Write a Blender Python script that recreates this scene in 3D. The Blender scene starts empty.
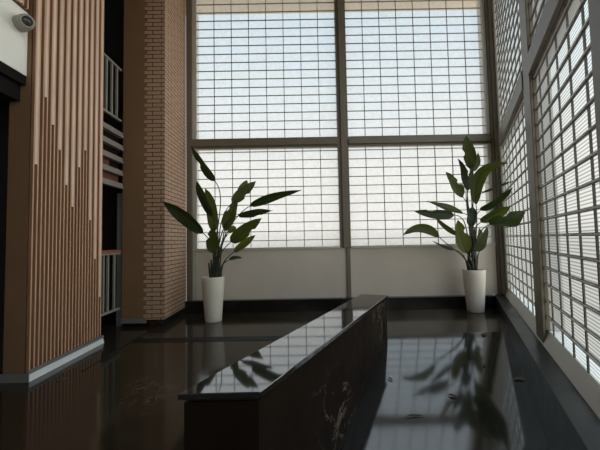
import bpy, math, random
from mathutils import Vector, Matrix

scene = bpy.context.scene
COL = scene.collection

# ---------------------------------------------------------------- camera
PITCH, ROLL = math.atan(15.3/320.0), 0.0189
right = Vector((1, 0, 0)); fwd = Vector((0, math.cos(PITCH), math.sin(PITCH))); up = right.cross(fwd)
cr, sr = math.cos(ROLL), math.sin(ROLL)
cam_x = right*cr - up*sr
cam_y = right*sr + up*cr
cam_d = bpy.data.cameras.new('camera'); cam = bpy.data.objects.new('camera', cam_d); COL.objects.link(cam)
cam_d.sensor_width = 36.0; cam_d.lens = 19.2; cam_d.clip_start = 0.02
cam.matrix_world = Matrix(((cam_x.x, cam_y.x, -fwd.x, 0), (cam_x.y, cam_y.y, -fwd.y, 0), (cam_x.z, cam_y.z, -fwd.z, 1.0), (0, 0, 0, 1)))
scene.camera = cam

# ---------------------------------------------------------------- daylight and exposure
SKY_STRENGTH = 1.17; SKY_FILL = 4.9
vs = scene.view_settings
vs.view_transform = 'Standard'; vs.look = 'None'; vs.gamma = 1.0; vs.use_curve_mapping = False; vs.exposure = 0.0
world = bpy.data.worlds.new('overcast_sky'); scene.world = world; world.use_nodes = True
wn = world.node_tree.nodes; wl = world.node_tree.links; wn.clear()
tc = wn.new('ShaderNodeTexCoord'); sep = wn.new('ShaderNodeSeparateXYZ'); wl.new(tc.outputs['Generated'], sep.inputs[0])
mr = wn.new('ShaderNodeMapRange'); mr.inputs[1].default_value = -1; mr.inputs[2].default_value = 1; wl.new(sep.outputs['Z'], mr.inputs[0])
ramp = wn.new('ShaderNodeValToRGB'); wl.new(mr.outputs[0], ramp.inputs[0])
els = ramp.color_ramp.elements
els[0].position = 0.0; els[0].color = (.42, .40, .36, 1)
els[1].position = 1.0; els[1].color = (.66, .80, .95, 1)
for p, c in ((.49, (.55, .52, .47)), (.52, (.90, .86, .80)), (.60, (.90, .88, .84)), (.68, (.80, .86, .90)), (.78, (.64, .80, .93))):
    e = els.new(p); e.color = (*c, 1)
# sky brightened on the unseen side behind the camera, added to lift indoor light
dot = wn.new('ShaderNodeVectorMath'); dot.operation = 'DOT_PRODUCT'; dot.inputs[1].default_value = (.80, -.55, .22); wl.new(tc.outputs['Generated'], dot.inputs[0])
side_fill = wn.new('ShaderNodeMapRange'); side_fill.interpolation_type = 'SMOOTHSTEP'; wl.new(dot.outputs['Value'], side_fill.inputs[0])
side_fill.inputs[1].default_value = .05; side_fill.inputs[2].default_value = .9; side_fill.inputs[3].default_value = SKY_STRENGTH; side_fill.inputs[4].default_value = SKY_STRENGTH*SKY_FILL
bg = wn.new('ShaderNodeBackground'); wl.new(ramp.outputs[0], bg.inputs[0]); wl.new(side_fill.outputs[0], bg.inputs[1])
wo = wn.new('ShaderNodeOutputWorld'); wl.new(bg.outputs[0], wo.inputs[0])

# ---------------------------------------------------------------- materials
def new_mat(name):
    m = bpy.data.materials.new(name); m.use_nodes = True
    nt = m.node_tree; b = nt.nodes['Principled BSDF']
    return m, nt, b
def lk(nt, a, b): nt.links.new(a, b)
def coords(nt, kind='Object', scale=(1, 1, 1), rot=(0, 0, 0)):
    t = nt.nodes.new('ShaderNodeTexCoord'); mp = nt.nodes.new('ShaderNodeMapping')
    mp.inputs['Scale'].default_value = scale; mp.inputs['Rotation'].default_value = rot
    lk(nt, t.outputs[kind], mp.inputs[0]); return mp.outputs[0]
def noise(nt, vec, scale, detail=3, rough=.5, dist=0):
    n = nt.nodes.new('ShaderNodeTexNoise'); n.inputs['Scale'].default_value = scale; n.inputs['Detail'].default_value = detail
    n.inputs['Roughness'].default_value = rough; n.inputs['Distortion'].default_value = dist
    lk(nt, vec, n.inputs['Vector']); return n.outputs['Fac']
def ramp_node(nt, fac, stops):
    r = nt.nodes.new('ShaderNodeValToRGB'); lk(nt, fac, r.inputs[0]); e = r.color_ramp.elements
    e[0].position, e[0].color = stops[0][0], (*stops[0][1], 1)
    e[1].position, e[1].color = stops[-1][0], (*stops[-1][1], 1)
    for p, c in stops[1:-1]:
        k = e.new(p); k.color = (*c, 1)
    return r.outputs[0]
def mixc(nt, fac, a, b):
    m = nt.nodes.new('ShaderNodeMix'); m.data_type = 'RGBA'
    if hasattr(fac, 'links'): lk(nt, fac, m.inputs[0])
    else: m.inputs[0].default_value = fac
    for v, i in ((a, 6), (b, 7)):
        if hasattr(v, 'links'): lk(nt, v, m.inputs[i])
        else: m.inputs[i].default_value = (*v, 1)
    return m.outputs[2]
def bump(nt, b, h, strength, dist=.01):
    n = nt.nodes.new('ShaderNodeBump'); n.inputs['Strength'].default_value = strength; n.inputs['Distance'].default_value = dist
    lk(nt, h, n.inputs['Height']); lk(nt, n.outputs[0], b.inputs['Normal'])
def paint(name, c, rough=.5, var=.12, scale=6, spec=.5, metal=0):
    m, nt, b = new_mat(name); f = noise(nt, coords(nt), scale, 4)
    lo = tuple(x*(1-var) for x in c); hi = tuple(min(1, x*(1+var)) for x in c)
    lk(nt, ramp_node(nt, f, [(.3, lo), (.7, hi)]), b.inputs['Base Color'])
    b.inputs['Roughness'].default_value = rough; b.inputs['Specular IOR Level'].default_value = spec; b.inputs['Metallic'].default_value = metal
    return m
def stone(name, base, vein, rough=.09, tile=None, vein_amt=.5, ior=1.5, wob=.02, rot=0, spec=.5):
    m, nt, b = new_mat(name); v = coords(nt, rot=(0, 0, rot))
    big = noise(nt, v, 1.6, 6, .65, .6)
    col = ramp_node(nt, big, [(.25, tuple(x*.55 for x in base)), (.55, base), (.8, tuple(x*1.7 for x in base))])
    w = noise(nt, v, 2.3, 7, .6, 1.8)
    line = ramp_node(nt, w, [(.485, (0, 0, 0)), (.5, (1, 1, 1)), (.515, (0, 0, 0))])
    patch = ramp_node(nt, noise(nt, v, 1.1, 3), [(.5, (0, 0, 0)), (.68, (1, 1, 1))])
    mm = nt.nodes.new('ShaderNodeMath'); mm.operation = 'MULTIPLY'; lk(nt, line, mm.inputs[0]); lk(nt, patch, mm.inputs[1])
    m2 = nt.nodes.new('ShaderNodeMath'); m2.operation = 'MULTIPLY'; lk(nt, mm.outputs[0], m2.inputs[0]); m2.inputs[1].default_value = vein_amt
    col = mixc(nt, m2.outputs[0], col, vein)
    if tile:
        bt = nt.nodes.new('ShaderNodeTexBrick'); bt.offset = 0; lk(nt, v, bt.inputs['Vector'])
        bt.inputs['Scale'].default_value = 1; bt.inputs['Brick Width'].default_value = tile; bt.inputs['Row Height'].default_value = tile
        bt.inputs['Mortar Size'].default_value = .0025; bt.inputs['Mortar Smooth'].default_value = 0
        col = mixc(nt, bt.outputs['Fac'], col, tuple(x*.35 for x in base))
    lk(nt, col, b.inputs['Base Color'])
    rr = nt.nodes.new('ShaderNodeMapRange'); lk(nt, noise(nt, v, 9, 5), rr.inputs[0])
    rr.inputs[3].default_value = rough*.75; rr.inputs[4].default_value = rough*1.35; lk(nt, rr.outputs[0], b.inputs['Roughness'])
    b.inputs['IOR'].default_value = ior; b.inputs['Specular IOR Level'].default_value = spec
    bump(nt, b, noise(nt, v, 3.0, 2), wob, .05)
    return m
def wood(name, c, rough=.5, scale=30):
    m, nt, b = new_mat(name); v = coords(nt, scale=(1, 1, .06))
    f = noise(nt, v, scale, 6, .6, .4)
    lk(nt, ramp_node(nt, f, [(.25, tuple(x*.72 for x in c)), (.5, c), (.78, tuple(min(1, x*1.25) for x in c))]), b.inputs['Base Color'])
    b.inputs['Roughness'].default_value = rough; bump(nt, b, f, .1, .003)
    return m
def brick(name, axis):
    m, nt, b = new_mat(name)
    t = nt.nodes.new('ShaderNodeTexCoord'); s = nt.nodes.new('ShaderNodeSeparateXYZ'); cmb = nt.nodes.new('ShaderNodeCombineXYZ')
    lk(nt, t.outputs['Object'], s.inputs[0]); lk(nt, s.outputs[axis], cmb.inputs[0]); lk(nt, s.outputs[2], cmb.inputs[1])
    bt = nt.nodes.new('ShaderNodeTexBrick'); lk(nt, cmb.outputs[0], bt.inputs['Vector'])
    bt.inputs['Scale'].default_value = 1; bt.inputs['Brick Width'].default_value = .212; bt.inputs['Row Height'].default_value = .0515
    bt.inputs['Mortar Size'].default_value = .0045; bt.inputs['Mortar Smooth'].default_value = .15; bt.inputs['Bias'].default_value = 0
    bt.inputs['Color1'].default_value = (.47, .31, .20, 1); bt.inputs['Color2'].default_value = (.39, .245, .16, 1)
    bt.inputs['Mortar'].default_value = (.045, .028, .02, 1)
    f = noise(nt, coords(nt), 14, 5)
    col = mixc(nt, f, bt.outputs['Color'], (.42, .265, .17))
    mx = mixc(nt, bt.outputs['Fac'], col, (.03, .018, .012))
    lk(nt, mx, b.inputs['Base Color']); b.inputs['Roughness'].default_value = .8
    inv = nt.nodes.new('ShaderNodeMath'); inv.operation = 'SUBTRACT'; inv.inputs[0].default_value = 1; lk(nt, bt.outputs['Fac'], inv.inputs[1])
    bump(nt, b, inv.outputs[0], .8, .006)
    return m
def glass(name, ribbed):
    m = bpy.data.materials.new(name); m.use_nodes = True; nt = m.node_tree; nt.nodes.clear()
    out = nt.nodes.new('ShaderNodeOutputMaterial'); tr = nt.nodes.new('ShaderNodeBsdfTransparent'); tl = nt.nodes.new('ShaderNodeBsdfTranslucent')
    mix = nt.nodes.new('ShaderNodeMixShader')
    v = coords(nt)
    if ribbed:
        w = nt.nodes.new('ShaderNodeTexWave'); w.wave_type = 'BANDS'; w.bands_direction = 'Z'; w.inputs['Scale'].default_value = 6.2832/.0195/20*1.0
        w.inputs['Distortion'].default_value = 0; lk(nt, v, w.inputs['Vector'])
        fac = ramp_node(nt, w.outputs['Fac'], [(.15, (.30, .30, .29)), (.6, (.58, .59, .565))])
        n = noise(nt, v, 30, 3)
    else:
        n = noise(nt, v, 22, 5, .7)
        fac = ramp_node(nt, n, [(.3, (.82, .82, .80)), (.65, (.95, .96, .95))])
    lk(nt, fac, tr.inputs[0]); lk(nt, fac, tl.inputs[0])
    mix.inputs[0].default_value = .20 if ribbed else .38
    lk(nt, tr.outputs[0], mix.inputs[1]); lk(nt, tl.outputs[0], mix.inputs[2]); lk(nt, mix.outputs[0], out.inputs[0])
    return m
def leafmat(name, c, trans):
    m, nt, b = new_mat(name)
    f = noise(nt, coords(nt, scale=(1, 1, 1)), 9, 4)
    col = ramp_node(nt, f, [(.3, tuple(x*.7 for x in c)), (.7, tuple(x*1.3 for x in c))])
    lk(nt, col, b.inputs['Base Color']); b.inputs['Roughness'].default_value = .48; b.inputs['Specular IOR Level'].default_value = .3
    tl = nt.nodes.new('ShaderNodeBsdfTranslucent'); tl.inputs[0].default_value = (*trans, 1)
    mx = nt.nodes.new('ShaderNodeMixShader'); mx.inputs[0].default_value = .4
    lk(nt, b.outputs[0], mx.inputs[1]); lk(nt, tl.outputs[0], mx.inputs[2]); lk(nt, mx.outputs[0], nt.nodes['Material Output'].inputs[0])
    return m

M = dict(
    floor=stone('polished_brown_marble', (.036, .026, .017), (.18, .14, .10), .11, .62, .6, 1.5, .03),
    ramp=stone('polished_dark_slope_stone', (.017, .016, .016), (.09, .085, .08), .08, .70, .4, 2.4, .010, -math.radians(26.6)),
    plinth=stone('black_stone', (.010, .0085, .0075), (.08, .07, .06), .22, None, .4),
    ledge=stone('grey_green_stone', (.026, .034, .032), (.10, .10, .10), .30, None, .3, 1.5, .02, 0, .35),
    coping=stone('polished_coping_stone', (.020, .018, .016), (.10, .09, .08), .045, None, .4, 2.8, .003),
    parapet=stone('veined_brown_stone', (.017, .011, .0075), (.26, .20, .15), .5, None, 1.0, 1.4, .02, 0, .05),
    strip=paint('matt_black_strip', (.011, .009, .007), .5, .1, 6, .3),
    wall=paint('warm_white_wall_paint', (.58, .52, .45), .6, .05, 2),
    bulk=paint('white_bulkhead_paint', (.92, .91, .85), .6, .03, 2),
    ceil=paint('ceiling_paint', (.36, .34, .31), .8, .04, 2),
    dark=paint('dark_wall_paint', (.020, .019, .019), .7),
    brown=paint('brown_wall_paint', (.215, .122, .060), .6, .06, 3),
    frame=paint('olive_brown_frame_paint', (.150, .125, .088), .45, .06, 3),
    palef=paint('pale_frame_paint', (.50, .475, .42), .4, .06, 3),
    sill=paint('white_stone_sill', (.78, .76, .70), .4, .04, 4),
    bars=paint('grey_steel_bars', (.26, .235, .20), .45, .1, 4),
    bard=paint('dark_steel_bars', (.095, .085, .070), .5, .1, 4),
    barl=paint('zinc_bars', (.66, .65, .61), .4, .1, 4),
    slat=wood('oak_slat', (.54, .325, .19)),
    edge=wood('shaded_slat_edge', (.25, .125, .072)),
    inlay=wood('pale_ash_strip', (.74, .56, .45)),
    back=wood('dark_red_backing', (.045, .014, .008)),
    skirt=paint('brushed_aluminium', (.80, .81, .82), .4, .05, 8, .5, .1),
    skirtg=paint('grey_skirting', (.18, .18, .165), .5, .05, 5),
    pot=paint('cream_white_pot', (.70, .645, .56), .45, .03, 3),
    soil=paint('dark_soil', (.02, .014, .01), .9, .4, 40),
    stem=paint('dark_green_stem', (.030, .034, .018), .5, .3, 10),
    leaf0=leafmat('dark_green_leaf', (.018, .027, .010), (.035, .055, .010)),
    leaf1=leafmat('green_leaf', (.030, .042, .010), (.10, .125, .018)),
    leaf2=leafmat('yellow_green_leaf', (.055, .066, .014), (.20, .215, .03)),
    cam=paint('camera_shell', (.33, .31, .27), .4, .03, 4),
    lens=paint('lens_black', (.006, .006, .007), .08),
    rail=paint('white_railing_paint', (.25, .235, .20), .4, .05, 5),
    hand=wood('red_brown_handrail', (.28, .10, .05)),
    red=paint('red_brown_panel', (.16, .055, .038), .6, .1, 4),
    blk=paint('black_panel', (.012, .010, .009), .8, .1, 4, .1),
    canopy=paint('beige_canopy', (.80, .66, .46), .8, .04, 3),
    dry=paint('dry_leaf', (.06, .04, .025), .8, .3, 60),
    pale=paint('pale_dry_leaf', (.42, .40, .36), .8, .3, 60),
    brickx=brick('brown_brick_front', 0), bricky=brick('brown_brick_side', 1),
    pane=glass('textured_glass', False), ribp=glass('ribbed_glass', True),
)

# ---------------------------------------------------------------- mesh helpers
class MB:
    def __init__(s): s.v = []; s.f = []; s.mi = []; s.sm = []
    def face(s, idx, mi=0, smooth=False): s.f.append(tuple(idx)); s.mi.append(mi); s.sm.append(smooth)
    def hexa(s, p, mi=0):                       # p: 4 bottom then 4 top, counter-clockwise
        o = len(s.v); s.v += [tuple(q) for q in p]
        for q in ((3, 2, 1, 0), (4, 5, 6, 7), (0, 1, 5, 4), (1, 2, 6, 5), (2, 3, 7, 6), (3, 0, 4, 7)): s.face([o+i for i in q], mi)
    def box(s, x0, x1, y0, y1, z0, z1, mi=0):
        s.hexa([(x0, y0, z0), (x1, y0, z0), (x1, y1, z0), (x0, y1, z0), (x0, y0, z1), (x1, y0, z1), (x1, y1, z1), (x0, y1, z1)], mi)
    def prism(s, poly, z0, z1, mi=0):           # z0, z1 numbers or functions of (x, y)
        g = lambda z, x, y: z(x, y) if callable(z) else z
        o = len(s.v); n = len(poly)
        s.v += [(x, y, g(z0, x, y)) for x, y in poly] + [(x, y, g(z1, x, y)) for x, y in poly]
        s.face([o+i for i in range(n)][::-1], mi); s.face([o+n+i for i in range(n)], mi)
        for i in range(n):
            j = (i+1) % n; s.face((o+i, o+j, o+n+j, o+n+i), mi)
    def tube(s, pts, radii, n=8, mi=0, caps=True):
        o = len(s.v); pts = [Vector(p) for p in pts]; prev = None
        for i, p in enumerate(pts):
            t = (pts[min(i+1, len(pts)-1)] - pts[max(i-1, 0)]).normalized()
            if prev is None:
                a = Vector((0, 0, 1)) if abs(t.z) < .9 else Vector((1, 0, 0)); u = t.cross(a).normalized()
            else: u = (prev - t*prev.dot(t)).normalized()
            prev = u; w = t.cross(u); r = radii[i] if hasattr(radii, '__len__') else radii
            for k in range(n):
                a = 2*math.pi*k/n; s.v.append(tuple(p + (u*math.cos(a)+w*math.sin(a))*r))
        for i in range(len(pts)-1):
            for k in range(n):
                k2 = (k+1) % n; s.face((o+i*n+k, o+i*n+k2, o+(i+1)*n+k2, o+(i+1)*n+k), mi, True)
        if caps:
            s.face([o+k for k in range(n)][::-1], mi); e = o+(len(pts)-1)*n; s.face([e+k for k in range(n)], mi)
    def lathe(s, prof, n=32, mi=0, axis=None):  # prof: (r, z) list; axis: (origin, direction)
        o = len(s.v)
        for r, z in prof:
            for k in range(n):
                a = 2*math.pi*k/n; p = Vector((r*math.cos(a), r*math.sin(a), z))
                if axis: p = axis[0] + axis[1].to_track_quat('Z', 'Y') @ p
                s.v.append(tuple(p))
        for i in range(len(prof)-1):
            for k in range(n):
                k2 = (k+1) % n; s.face((o+i*n+k, o+i*n+k2, o+(i+1)*n+k2, o+(i+1)*n+k), mi, True)
        for i, flip in ((0, True), (len(prof)-1, False)):
            if prof[i][0] > 1e-4:
                q = [o+i*n+k for k in range(n)]; s.face(q[::-1] if flip else q, mi)
    def build(s, name, mats, parent=None, bevel=0):
        me = bpy.data.meshes.new(name)
        base = parent_loc(parent) if parent else Vector((0, 0, 0))
        me.from_pydata([tuple(Vector(p)-base) for p in s.v], [], s.f); me.update()
        for m in (mats if isinstance(mats, (list, tuple)) else [mats]): me.materials.append(m)
        for p, i, q in zip(me.polygons, s.mi, s.sm): p.material_index = i; p.use_smooth = q
        o = bpy.data.objects.new(name, me); COL.objects.link(o)
        if parent: o.parent = parent
        if bevel:
            md = o.modifiers.new('bevel', 'BEVEL'); md.width = bevel; md.segments = 2; md.limit_method = 'ANGLE'
        return o
def parent_loc(o):
    p = Vector((0, 0, 0))
    while o: p += o.location; o = o.parent
    return p
def tag(o, label, cat, group=None):
    o['label'] = label; o['category'] = cat
    if group: o['group'] = group
    return o
def empty(name, loc):
    o = bpy.data.objects.new(name, None); o.empty_display_size = .1; COL.objects.link(o); o.location = loc; return o
def struct(o): o['kind'] = 'structure'; return o

# ---------------------------------------------------------------- layout
YB = 4.65                                             # face plane of the end window wall
ANG = math.radians(26.6)                              # the side window wall runs at an angle
D = Vector((math.sin(ANG), math.cos(ANG), 0)); NIN = Vector((-math.cos(ANG), math.sin(ANG), 0)); P0 = Vector((2.881, 4.522, 0))
def rw(s, e, z): q = P0 + D*s + NIN*e; return (q.x, q.y, z)
def rbox(mb, s0, s1, e0, e1, z0, z1, mi=0):           # box in the side wall's own frame
    if s0 > s1: s0, s1 = s1, s0
    mb.hexa([rw(s0, e1, z0), rw(s0, e0, z0), rw(s1, e0, z0), rw(s1, e1, z0), rw(s0, e1, z1), rw(s0, e0, z1), rw(s1, e0, z1), rw(s1, e1, z1)], mi)
TOP = 5.0; CEIL = 5.35; REAR = -1.9
SL = .15; YE = 3.42; YL = .5                          # slope of the ramp and its top edge
rz = lambda x, y: -SL*(YE-max(y, YL)) if y < YE else 0.0
WL = lambda y: -.30 + (y-1.2145)*math.tan(math.radians(27.0))       # centre line of the low stone wall
LED = lambda y: P0.x + NIN.x*.143 + (y - P0.y - NIN.y*.143)*math.tan(ANG)

# floor, ramp, plinth, ledge
m = MB(); m.prism([(-3.4, REAR), (WL(REAR), REAR), (WL(YE), YE), (LED(YE)+.05, YE), (LED(4.7)+.05, 4.7), (-3.4, 4.7)], -.5, 0)
struct(m.build('floor', M['floor']))
m = MB(); m.prism([(WL(YL), YL), (LED(YL)+.05, YL), (LED(YE)+.05, YE), (WL(YE), YE)], -.8, rz)
struct(m.build('ramp', M['ramp']))
m = MB(); m.prism([(WL(REAR), REAR), (LED(REAR)+.05, REAR), (LED(YL)+.05, YL), (WL(YL), YL)], -.8, rz)
struct(m.build('floor_lower', M['ramp']))
m = MB(); m.prism([(-1.75, 3.27), (WL(3.27)-.13, 3.27), (WL(3.415)-.02, 3.415), (-1.75, 3.415)], 0, .003)
struct(m.build('trim_1', M['strip']))
m = MB(); m.box(-1.752, -1.735, 2.58, 3.87, 0, .004)
struct(m.build('trim_2', M['plinth']))
m = MB(); m.box(-1.66, 2.75, 4.56, 4.75, 0, .167)
struct(m.build('baseboard_back', M['plinth'], bevel=.004))
m = MB(); rbox(m, -7.6, .35, -.118, .143, -.8, .167)
struct(m.build('trim_3', M['ledge'], bevel=.004))

# end wall below the window
m = MB(); m.box(-1.645, 3.0, YB+.01, YB+.16, .167, .88)
struct(m.build('wall_back', M['wall']))
m = MB(); m.box(-1.645, 3.2, YB-.02, YB+.16, TOP, CEIL)
struct(m.build('wall_back_top', M['wall']))
m = MB(); rbox(m, -7.6, .4, -.2, -.02, TOP, CEIL)
struct(m.build('wall_right', M['wall']))

# frame of the end window
def profile_v(mb, x0, x1, z0, z1, lip=0):             # upright with a raised centre band
    mb.box(x0, x1, YB-.005, YB+.10, z0, z1)
    a = (x1-x0)*.28
    mb.box(x0+a, x1-a, YB-.035, YB-.0045, z0, z1)
m = MB(); m.box(-1.645, -1.565, YB-.03, YB+.12, .167, TOP, 0); m.box(-1.565, -1.50, YB, YB+.12, .167, TOP, 1)
struct(m.build('trim_4', [M['frame'], M['palef']], bevel=.004))
m = MB(); profile_v(m, .58, .735, .88, TOP); m.box(.665, .72, YB-.015, YB+.02, .167, .88)
struct(m.build('trim_5', M['frame'], bevel=.003))
m = MB()
m.box(2.785, 2.83, YB-.0, YB+.12, .88, TOP, 1); m.box(2.83, 2.87, YB-.04, YB+.12, .167, TOP, 0); m.box(2.87, 2.955, YB-.03, YB+.12, .167, TOP, 1)
struct(m.build('trim_6', [M['frame'], M['palef']], bevel=.003))
for k, (a, b) in enumerate(((-1.565, .58), (.735, 2.83))):
    m = MB(); m.box(a, b, YB-.002, YB+.10, 2.372, 2.518); m.box(a, b, YB-.032, YB-.0015, 2.40, 2.475)
    struct(m.build('trim_%d' % (7+k), M['frame'], bevel=.003))
    m = MB(); m.box(a, b, YB-.012, YB+.10, .868, .905)
    struct(m.build('window_sill', M['palef'], bevel=.004))

def window(idx, fbox, u0, u1, z0, z1, vj, hj, pane_m, depth, side):
    root = struct(empty('window_%d' % idx, fbox(u0, 0, z0)))
    if side:
        bar = MB()
        for u in vj: fb(fbox, bar, u-.010, u+.010, -.024, -.017, z0, z1, 0)
        for z in hj:
            fb(fbox, bar, u0, u1, -.024, -.0145, z-.009, z+.009, 0); fb(fbox, bar, u0, u1, -.0142, -.008, z-.0045, z+.0045, 1)
        bar.build('glazing_bars', [M['bard'], M['barl']], root)
    else:
        bar = MB()
        for u in vj: fb(fbox, bar, u-.005, u+.005, -.030, -.018, z0, z1, 0)
        for z in hj: fb(fbox, bar, u0, u1, -.030, -.018, z-.0055, z+.0055, 0)
        bar.build('glazing_bars', [M['bars']], root)
    # the pane is a single sheet of textured glass
    q = MB(); e = -.032 if not side else -.026
    q.v = [fbox(u0, e, z0), fbox(u1, e, z0), fbox(u1, e, z1), fbox(u0, e, z1)]; q.face((0, 1, 2, 3))
    q.build('glass_pane', pane_m, root)
def fb(fbox, mb, u0, u1, e0, e1, z0, z1, mi=0):
    mb.hexa([fbox(u0, e1, z0), fbox(u0, e0, z0), fbox(u1, e0, z0), fbox(u1, e1, z0), fbox(u0, e1, z1), fbox(u0, e0, z1), fbox(u1, e0, z1), fbox(u1, e1, z1)], mi)
fback = lambda u, e, z: (u, YB-e, z)
HL = [2.317-.1312*k for k in range(11)]; HU = [2.646+.1291*k for k in range(19)]
VL = [-1.5+.26*k for k in range(1, 8)]; VR = [.735+.2555*k for k in range(1, 8)]
window(1, fback, -1.5, .58, .905, 2.372, VL, HL, M['pane'], .05, False)
window(2, fback, .735, 2.785, .905, 2.372, VR, HL, M['pane'], .05, False)
window(3, fback, -1.5, .58, 2.518, TOP, VL, HU, M['pane'], .05, False)
window(4, fback, .735, 2.785, 2.518, TOP, VR, HU, M['pane'], .05, False)

# side window wall: posts, rails, sill, glazing
n = 5
posts = [(.30, -.10), (-2.04, -2.30), (-3.565, -3.82), (-5.15, -5.40), (-6.85, -7.4)]
for k, (a, b) in enumerate(posts):
    m = MB(); rbox(m, a, b, -.12, .0, .282, TOP)
    if k == 0:
        rbox(m, a, b, -.12, -.02, .167, .2815)
    else:
        rbox(m, a, b, .0005, .02, .168, TOP)
    struct(m.build('trim_%d' % (9+k), M['frame' if k else 'palef'], bevel=.004))
bays = [(-2.04, -.10), (-3.565, -2.30), (-5.15, -3.82), (-6.85, -5.40)]
m = MB()
m.hexa([rw(-7.4, .025, .168), rw(-7.4, -.12, .168), rw(.0, -.12, .168), rw(.0, .025, .168), rw(-7.4, -.02, .28), rw(-7.4, -.12, .28), rw(.0, -.12, .28), rw(.0, -.02, .28)])
struct(m.build('window_sill', M['sill'], bevel=.004))
VB = [[-.21, -.455, -.705, -.97, -1.22, -1.465, -1.695, -1.92], [-2.433, -2.669, -2.898, -3.131, -3.363], [-3.95-.23*k for k in range(5)], [-5.6-.23*k for k in range(5)]]
RL = [.385+.1235*k for k in range(16)]; RU = [2.60+.1235*k for k in range(19)]
for k, (a, b) in enumerate(bays):
    m = MB(); rbox(m, a, b, -.10, .0, 2.27, 2.52); rbox(m, a, b, .0005, .028, 2.27, 2.43)
    struct(m.build('trim_%d' % (14+k), M['frame'], bevel=.004))
    window(5+2*k, rw, a, b, .28, 2.27, VB[k], [z for z in RL if z < 2.28], M['ribp'], .05, True)
    window(6+2*k, rw, a, b, 2.52, TOP, VB[k], RU, M['ribp'], .05, True)

# ceiling, dark walls, rear wall
m = MB(); m.prism([(-3.4, REAR), (.0, REAR), (3.3, 4.85), (-3.4, 4.85)], CEIL, CEIL+.15); struct(m.build('ceiling', M['ceil']))
m = MB(); m.box(-3.4, LED(REAR)+.1, REAR-.15, REAR, -.8, CEIL); struct(m.build('wall_rear', M['ceil']))
m = MB(); m.box(-3.55, -3.4, REAR, 4.85, -.5, CEIL); struct(m.build('wall_left', M['dark']))
m = MB(); m.box(-3.4, -2.17, 4.25, 4.4, 0, CEIL); struct(m.build('wall_left_end', M['dark']))
m = MB(); m.box(-3.4, -2.24, 2.6, 2.75, 0, 5.3); struct(m.build('wall_left_return', M['dark']))
m = MB(); m.box(-2.25, -2.18, 3.93, 4.2, .0, 1.62); struct(m.build('wall_left_jamb', M['skirtg']))
# white bulkhead over the doorway, slats above it
m = MB(); m.box(-2.26, -2.08, REAR, 2.405, 2.30, 2.80); struct(m.build('wall_left_bulkhead', M['bulk'], bevel=.004))
m = MB(); m.box(-2.262, -2.084, REAR, 2.40, 2.225, 2.2995); m.box(-2.40, -2.12, 2.2, 2.395, 2.10, 2.2245); struct(m.build('door_1', M['blk']))

def slat_panel(name, y0, n, pitch, z0, z1, ends, X):
    root = empty(name, (X-.09, y0+n*pitch/2, z0))
    m = MB(); m.box(X-.18, X-.022, y0, y0+n*pitch, z0, z1); m.build('backing_board', [M['brown']], root)
    b2 = MB(); b2.box(X-.0218, X-.018, y0+.002, y0+n*pitch-.002, z0+.002, z1); b2.build('groove_lining', M['back'], root)
    sl = MB()
    for k in range(n):
        y = y0+k*pitch+.0095; w = pitch-.019
        f0 = len(sl.f)
        sl.hexa([(X-.0178, y, z0), (X, y+.004, z0), (X, y+w-.004, z0), (X-.0178, y+w, z0), (X-.0178, y, z1), (X, y+.004, z1), (X, y+w-.004, z1), (X-.0178, y+w, z1)])
        sl.mi[f0+2] = sl.mi[f0+4] = 1                 # slat edges in a darker colour, their shade painted in
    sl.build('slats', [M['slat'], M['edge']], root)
    st = MB()
    for k, ze in enumerate(ends):
        y = y0+(2*k+1)*pitch
        st.box(X-.017, X+.001, y-.012, y+.012, ze, z1)
    if ends: st.build('inlay_strips', M['inlay'], root)
    return root
E0 = [1.626, 2.192, 1.996, 1.808, 1.52, 1.336, 1.714, 1.896, 1.234, .855, .471]
p = slat_panel('slatted_column', 2.405, 22, .0402, 0.0, CEIL-.01, E0, -2.03)
tag(p, 'tall timber column clad in vertical slats with pale strips ending at stepped heights', 'wood panel')
m = MB(); m.hexa([(-2.029, 2.395, 0), (-2.005, 2.395, 0), (-2.005, 3.292, 0), (-2.029, 3.292, 0), (-2.029, 2.395, .052), (-2.018, 2.395, .052), (-2.018, 3.292, .052), (-2.029, 3.292, .052)], 0)
m.box(-2.029, -2.010, 2.395, 3.292, .0525, .078, 1); m.box(-2.215, -2.005, 2.385, 2.3945, 0, .062, 1)
o = m.build('metal_skirting', [M['skirt'], M['skirtg']], p); o['label'] = 'silver metal skirting at the foot of the column'
p2 = slat_panel('slatted_panel', -1.6, 99, .0402, 2.805, CEIL-.01, [2.81]*49, -2.045)
tag(p2, 'wood slat cladding above the white bulkhead with the security camera', 'wood panel')

# brick pillar
root = empty('brick_pillar', (-1.9, 4.2, 0))
m = MB(); m.box(-2.16, -1.862, 3.884, 4.72, .10, CEIL-.005); o = m.build('painted_face', M['brown'], root); o['label'] = 'plain brown painted half of the pillar'
m = MB()
x0, x1, y0, y1 = -1.862, -1.645, 3.88, 4.615
m.v += [(x0, y0, .085), (x1, y0, .085), (x1, y1, .085), (x0, y1, .085), (x0, y0, CEIL-.005), (x1, y0, CEIL-.005), (x1, y1, CEIL-.005), (x0, y1, CEIL-.005)]
for q, mi in (((3, 2, 1, 0), 0), ((4, 5, 6, 7), 0), ((0, 1, 5, 4), 0), ((1, 2, 6, 5), 1), ((2, 3, 7, 6), 0), ((3, 0, 4, 7), 1)): m.face(q, mi)
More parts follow.
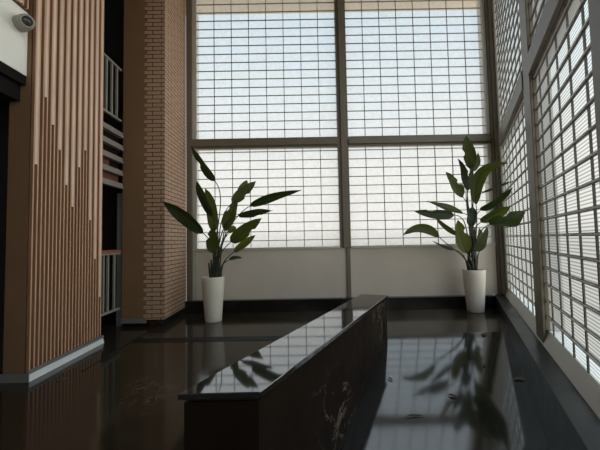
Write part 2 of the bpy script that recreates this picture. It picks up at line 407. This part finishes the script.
# quoin bricks that tooth into the painted half
for k in range(0, 103, 2):
    z = .0515*(k+2)
    if z+.046 < CEIL-.02: m.box(x0-.034, x0-.0005, y0-.0005, y0+.05, z+.003, z+.0485, 2)
o = m.build('brickwork', [M['brickx'], M['bricky'], M['brickx']], root)
m = MB(); m.box(-1.86, -1.65, 3.886, 4.555, 0, .0845); m.box(-2.155, -1.8605, 3.89, 4.55, 0, .045); m.build('black_base', M['plinth'], root)
m = MB(); m.box(-2.165, -1.865, 3.874, 3.889, .046, .0995); o = m.build('skirting', M['skirtg'], root)
tag(root, 'corner pillar half brown brick, half painted, beside the end window', 'pillar')

# balustrades and louvres in the gap between column and pillar
def railing(name, z0, z1, ys, hand, label):
    root = empty(name, (-2.09, 3.6, z0))
    m = MB(); m.box(-2.105, -2.075, 3.30, 3.70, z0, z0+.022); m.build('bottom_rail', M['rail'], root)
    m = MB(); m.box(-2.105, -2.075, 3.30, 3.70, z1-.022, z1); m.build('top_rail', M['rail'], root)
    for y in ys:
        m = MB(); m.box(-2.10, -2.08, y-.011, y+.011, z0+.0222, z1-.0222); m.build('baluster', M['rail'], root)
    if hand:
        m = MB(); m.box(-2.115, -2.065, 3.30, 3.70, z1+.0005, z1+.032); o = m.build('handrail', M['hand'], root, .005); o['label'] = 'red-brown wooden handrail'
    return tag(root, label, 'railing')
railing('stair_railing', .25, .90, [3.32, 3.40, 3.48, 3.60], True, 'lower white railing with red-brown handrail between slatted column and pillar')
railing('balcony_railing', 2.43, 3.06, [3.33, 3.42, 3.52, 3.62], False, 'upper pale railing high in the dark gap above the louvres')
root = empty('louvre_screen', (-2.10, 3.6, 1.6))
for k in range(5):
    z = 1.645+.152*k
    m = MB(); m.hexa([(-2.14, 3.30, z), (-2.08, 3.30, z), (-2.08, 3.76, z), (-2.14, 3.76, z), (-2.14, 3.30, z+.065), (-2.095, 3.30, z+.065), (-2.095, 3.76, z+.065), (-2.14, 3.76, z+.065)])
    m.build('louvre_slat', M['rail'], root)
    if k < 4:
        for j, (ya, yb, mat) in enumerate(((3.30, 3.46, ('blk', 'red', 'red', 'blk')[k]), (3.46, 3.58, ('red', 'red', 'blk', 'blk')[k]), (3.58, 3.76, ('red', 'blk', 'blk', 'blk')[k]))):
            if True:
                m = MB(); m.box(-2.17, -2.145, ya+.0005, yb, z+.02, z+.150); m.build('infill_panel', M[mat], root)
tag(root, 'pale horizontal louvres with dark red panels behind, right of slatted column', 'louvre')

# security camera on the bulkhead
root = empty('security_camera', (-2.08, 2.32, 2.66))
ax = Vector((.80, -.52, -.20)).normalized(); o0 = Vector((-2.078, 2.32, 2.66))
m = MB(); m.lathe([(.052, 0), (.056, .008), (.056, .022), (.05, .03)], 28, 0, (o0, Vector((1, 0, 0)))); m.build('mount', M['cam'], root)
oo = o0 + Vector((.028, 0, 0))
m = MB(); m.lathe([(.030, -.01), (.050, .012), (.054, .02), (.054, .052), (.050, .054), (.050, .060), (.052, .062), (.047, .105), (.036, .112), (.034, .100)], 28, 0, (oo, ax)); m.build('housing', M['cam'], root)
m = MB(); m.lathe([(.0335, .099), (.030, .103), (.015, .106), (.0, .107)], 28, 0, (oo, ax)); m.build('lens', M['lens'], root)
tag(root, 'small white round security camera on the white bulkhead', 'camera')

# the low stone wall along the ramp
t = math.tan(math.radians(27.0)); dw = Vector((math.sin(math.radians(27)), math.cos(math.radians(27)), 0)); nw = Vector((dw.y, -dw.x, 0))
NL, NR, FR, FL = Vector((-.466, 1.213, 0)), Vector((-.160, 1.217, 0)), Vector((.858, 3.20, 0)), Vector((.613, 3.300, 0))
root = empty('low_wall', ((NL+NR+FR+FL)/4))
def inset(ps, e):
    c = sum(ps, Vector())/4; r = []
    for i in range(4):
        a, b, d2 = ps[i-1], ps[i], ps[(i+1) % 4]
        u = (a-b).normalized(); v = (d2-b).normalized(); r.append(b+(u+v)*e)
    return r
q = [NL, NR, FR, FL]
m = MB(); m.prism([(v.x, v.y) for v in q], .416, .44); o = m.build('coping_slab', M['coping'], root, .003); o['label'] = 'polished dark coping slab reflecting the window'
qi = inset(q, .014)
m = MB(); m.prism([(v.x, v.y) for v in inset(q, .022)], .404, .4155); m.build('shadow_joint', M['strip'], root)
m = MB(); m.prism([(v.x, v.y) for v in qi], lambda x, y: -.36 if y < 2 else -.05, .4035); m.build('wall_body', M['parapet'], root)
tag(root, 'long low dark marble wall with polished top running diagonally across the floor', 'low wall')

# ---------------------------------------------------------------- potted plants
LEFT_LEAVES = [
   (-1.06, 4.0, 1.766, -1.168, 3.9, 1.936, -1.294, 3.8, 2.158, 0.119, 35, 0),
   (-1.184, 3.9, 1.111, -1.391, 3.8, 1.315, -1.598, 3.7, 1.486, 0.164, 20, 0),
   (-1.075, 3.95, 1.321, -1.212, 4.0, 1.567, -1.31, 4.05, 1.793, 0.13, 30, 0),
   (-1.117, 4.15, 1.129, -1.134, 4.125, 1.439, -1.216, 4.1, 1.697, 0.157, 10, 1),
   (-1.069, 3.92, 0.865, -1.063, 3.9, 1.024, -1.056, 3.88, 1.181, 0.159, 5, 1),
   (-0.938, 4.05, 1.135, -0.876, 4.065, 1.351, -0.788, 4.08, 1.531, 0.168, 10, 1),
   (-0.891, 4.2, 1.508, -0.74, 4.25, 1.659, -0.585, 4.3, 1.813, 0.148, -10, 1),
   (-0.834, 4.32, 1.617, -0.77, 4.35, 1.73, -0.719, 4.38, 1.845, 0.126, -30, 2),
   (-0.631, 4.05, 1.447, -0.343, 3.975, 1.547, 0.033, 3.9, 1.616, 0.114, -40, 0),
   (-0.753, 3.95, 1.315, -0.544, 3.875, 1.329, -0.318, 3.8, 1.361, 0.12, 25, 0),
   (-0.855, 3.95, 0.995, -0.66, 3.9, 1.138, -0.457, 3.85, 1.277, 0.161, -10, 1),
   (-0.829, 4.0, 0.87, -0.674, 3.975, 0.979, -0.545, 3.95, 1.076, 0.103, 15, 2),
   (-0.903, 4.05, 0.769, -0.825, 4.1, 0.79, -0.757, 4.15, 0.786, 0.063, 35, 0),
   (-0.945, 4.25, 1.115, -0.897, 4.275, 1.168, -0.861, 4.3, 1.195, 0.095, 10, 2),
]
RIGHT_LEAVES = [
   (2.392, 4.41, 1.945, 2.369, 4.425, 2.189, 2.36, 4.44, 2.436, 0.18, 5, 1),
   (2.405, 4.41, 1.917, 2.452, 4.385, 2.036, 2.473, 4.36, 2.183, 0.127, -30, 1),
   (2.336, 4.46, 1.66, 2.323, 4.47, 1.875, 2.253, 4.48, 2.107, 0.159, -15, 0),
   (2.301, 4.34, 1.642, 2.341, 4.35, 1.808, 2.381, 4.36, 1.99, 0.12, -25, 0),
   (2.197, 4.28, 1.54, 2.066, 4.245, 1.699, 1.95, 4.21, 1.869, 0.175, -10, 1),
   (2.329, 4.21, 1.435, 2.313, 4.035, 1.786, 2.548, 3.86, 1.893, 0.157, 15, 1),
   (2.3, 4.01, 1.552, 2.346, 3.755, 1.573, 2.355, 3.5, 1.608, 0.1, 35, 0),
   (2.278, 4.01, 1.337, 2.303, 3.735, 1.428, 2.325, 3.46, 1.535, 0.133, -15, 0),
   (2.299, 4.06, 1.189, 2.341, 3.81, 1.281, 2.359, 3.56, 1.338, 0.145, -10, 1),
   (2.222, 3.74, 1.137, 2.18, 3.35, 1.161, 2.093, 2.96, 1.223, 0.181, -10, 0),
   (2.237, 4.21, 1.146, 2.264, 4.225, 1.278, 2.305, 4.24, 1.412, 0.147, -10, 0),
   (2.182, 4.21, 0.792, 2.1, 4.185, 1.016, 2.058, 4.16, 1.225, 0.184, 5, 2),
   (2.275, 4.21, 0.817, 2.359, 4.185, 0.959, 2.431, 4.16, 1.127, 0.173, -25, 1),
   (2.468, 4.41, 0.861, 2.482, 4.425, 0.985, 2.483, 4.44, 1.124, 0.126, -10, 2),
   (2.178, 4.26, 1.323, 1.92, 4.185, 1.387, 1.631, 4.11, 1.476, 0.115, -25, 1),
   (2.033, 4.21, 1.295, 1.728, 4.11, 1.306, 1.43, 4.01, 1.341, 0.123, 20, 0),
   (2.089, 4.24, 1.031, 1.916, 4.2, 1.138, 1.76, 4.16, 1.27, 0.069, 40, 1),
   (1.824, 4.21, 1.009, 1.559, 4.125, 1.129, 1.29, 4.04, 1.036, 0.12, 15, 1),
   (2.028, 4.24, 0.834, 1.855, 4.175, 0.878, 1.695, 4.11, 0.959, 0.064, -35, 0),
]
def bez(p, t): a, b, c = p; return a*(1-t)**2 + b*2*t*(1-t) + c*t*t
def blade(L, rnd):
    B, Mi, T = Vector(L[0:3]), Vector(L[3:6]), Vector(L[6:9]); W, roll, tone = L[9], math.radians(L[10]), L[11]
    C2 = Mi*2 - (B+T)*.5; N = 14; K = 6; mb = MB()
    ph = rnd.uniform(0, 6.28); notch = rnd.choice((None, .45, .6)) if W > .1 else None; nside = rnd.choice((-1, 1))
    for i in range(N+1):
        s = i/N; p = bez((B, C2, T), s); dv = (bez((B, C2, T), min(1, s+.02)) - bez((B, C2, T), max(0, s-.02))).normalized()
        toward = Vector((0, -1, .15)); side = dv.cross(toward).normalized(); nor = side.cross(dv).normalized()
        side2 = side*math.cos(roll) + nor*math.sin(roll); nor2 = nor*math.cos(roll) - side*math.sin(roll)
        w = W*.5*(math.sin(math.pi*min(1, s**.85*.97+.03))**.62)*(1 - .25*s) * (1.12 if s < .6 else 1.12)
        if s > .9: w *= (1-s)/.1*.85+.15
        if i == 0: w = W*.06
        for k in range(-K//2, K//2+1):
            a = k/(K/2); ww = w
            if notch and a*nside > 0 and abs(s-notch) < .05: ww = w*.62
            wave = .05*W*math.sin(s*9+ph+a*2)*abs(a)
            mb.v.append(tuple(p + side2*(a*ww) + nor2*(abs(a)**1.3*ww*.34 + wave)))
    R = K+1
    for i in range(N):
        for k in range(K): mb.face((i*R+k, i*R+k+1, (i+1)*R+k+1, (i+1)*R+k), 0, True)
    rib = MB(); rib.tube([bez((B, C2, T), i/10)+Vector((0, -.002, 0)) for i in range(10)], [.0055*(1-i/11) for i in range(10)], 6)
    return mb, rib, B, (C2-B).normalized(), tone
def potted_plant(loc, leaves, label, seed, trunks):
    rnd = random.Random(seed); c = Vector(loc); root = empty('potted_plant', c)
    m = MB(); prof = [(.0, 0), (.098, 0), (.104, .008), (.112, .12), (.124, .27), (.134, .40), (.1405, .52), (.1415, .553), (.139, .560), (.133, .560), (.130, .552), (.128, .50)]
    m.lathe([(r, z) for r, z in prof], 40, 0, (c, Vector((0, 0, 1)))); m.build('pot', M['pot'], root)
    m = MB(); m.lathe([(.127, .512), (.09, .524), (.04, .53), (.0, .533)], 28, 0, (c, Vector((0, 0, 1)))); m.build('soil', M['soil'], root)
    for (dx, dy, h, r) in trunks:
        m = MB(); p = [c+Vector((dx*(.7+.6*i/5), dy, .515+h*i/5)) for i in range(6)]
        m.tube(p, [r*(1-.10*i) for i in range(6)], 9); m.build('trunk', M['stem'], root)
    for L in leaves:
        mb, rib, B, dr, tone = blade(L, rnd)
        lf = mb.build('leaf', M['leaf%d' % tone], root)
        rib.build('midrib', M['stem'], lf)
        st = c + Vector((rnd.uniform(-.06, .06), rnd.uniform(-.05, .05), .515))
        st.x += max(-.03, min(.03, (B.x-c.x)*.12))
        h = B.z-st.z
        a1 = st + Vector(((B.x-st.x)*.10, (B.y-st.y)*.1, h*.50)); a2 = B - dr*min(.28, .45*(B-st).length)
        pts = []
        for i in range(15):
            s = i/14; pts.append(st*(1-s)**3 + a1*3*s*(1-s)**2 + a2*3*s*s*(1-s) + B*s**3)
        ps = MB(); ps.tube(pts, [.0125-.0075*(i/14)**.6 for i in range(15)], 7); ps.build('petiole', M['stem'], lf)
    return tag(root, label, 'potted plant', 'potted plants before the end window')
potted_plant((-1.12, 4.11, 0), LEFT_LEAVES, 'tall leafy plant in white tapered pot beside the brick pillar', 3,
    [(-.045, 0, .22, .017), (-.015, -.02, .26, .019), (.02, .0, .24, .018), (.045, .015, .18, .015)])
potted_plant((2.345, 4.365, 0), RIGHT_LEAVES, 'tall leafy plant in white tapered pot in the corner by the side windows', 8,
    [(-.05, 0, .34, .018), (-.012, -.02, .60, .023), (.03, .0, .62, .021), (.055, .015, .25, .016)])

# small things on the ground
def scrap(name, x, y, ln, w, rot, mat, label, cat, group=None):
    mb = MB(); N = 8; z = rz(x, y) if x > WL(y) else 0
    for i in range(N+1):
        s = i/N; hw = w*.5*math.sin(math.pi*min(1, s*.96+.02))**.8
        for k in (-1, 0, 1):
            px, py = (s-.5)*ln, k*hw + .1*ln*math.sin(s*3)
            X = x + px*math.cos(rot) - py*math.sin(rot); Y = y + px*math.sin(rot) + py*math.cos(rot)
            zz = (rz(X, Y) if x > WL(y) else 0) + .0025 + .008*abs(k)*math.sin(math.pi*s) + .004*math.sin(s*5)**2
            mb.v.append((X, Y, zz))
    for i in range(N):
        for k in range(2): mb.face((i*3+k, i*3+k+1, (i+1)*3+k+1, (i+1)*3+k), 0, True)
    o = mb.build(name, M[mat], None)
    md = o.modifiers.new('thickness', 'SOLIDIFY'); md.thickness = .0015
    return tag(o, label, cat, group)
scrap('fallen_leaf', 1.868, 3.339, .06, .03, .3, 'dry', 'small dark fallen leaf near the top edge of the ramp before the corner plant', 'fallen leaf', 'fallen leaves on the ramp')
scrap('fallen_leaf', 1.55, 2.775, .04, .02, 1.0, 'dry', 'small dark fallen leaf lying on the ramp nearest the window ledge', 'fallen leaf', 'fallen leaves on the ramp')
scrap('fallen_leaf', 1.079, 2.379, .06, .022, -.6, 'dry', 'curled dark fallen leaf lying in the middle of the ramp', 'fallen leaf', 'fallen leaves on the ramp')
scrap('fallen_leaf', .736, 2.174, .15, .008, .03, 'dry', 'thin dark straw-like fallen leaf on the ramp near the low wall', 'fallen leaf', 'fallen leaves on the ramp')
scrap('fallen_leaf', .692, 2.601, .05, .016, -.9, 'dry', 'small fallen leaf at the foot of the low wall on the ramp', 'fallen leaf', 'fallen leaves on the ramp')
scrap('paper_scrap', 1.70, 2.565, .09, .022, -.15, 'pale', 'pale torn scrap lying against the window ledge', 'scrap')
m = MB(); m.lathe([(.034, 0), (.034, .003), (.026, .005), (.0, .005)], 20, 0, (Vector((-1.784, 2.42, 0)), Vector((0, 0, 1)))); o = m.build('floor_cap', M['dry'])
tag(o, 'small round brown cap set in floor before the slatted column', 'floor cap')

# beige canopy outside above the end window
m = MB(); m.box(-2.2, 3.4, 4.82, 5.50, 5.03, 5.25); struct(m.build('canopy', M['canopy']))
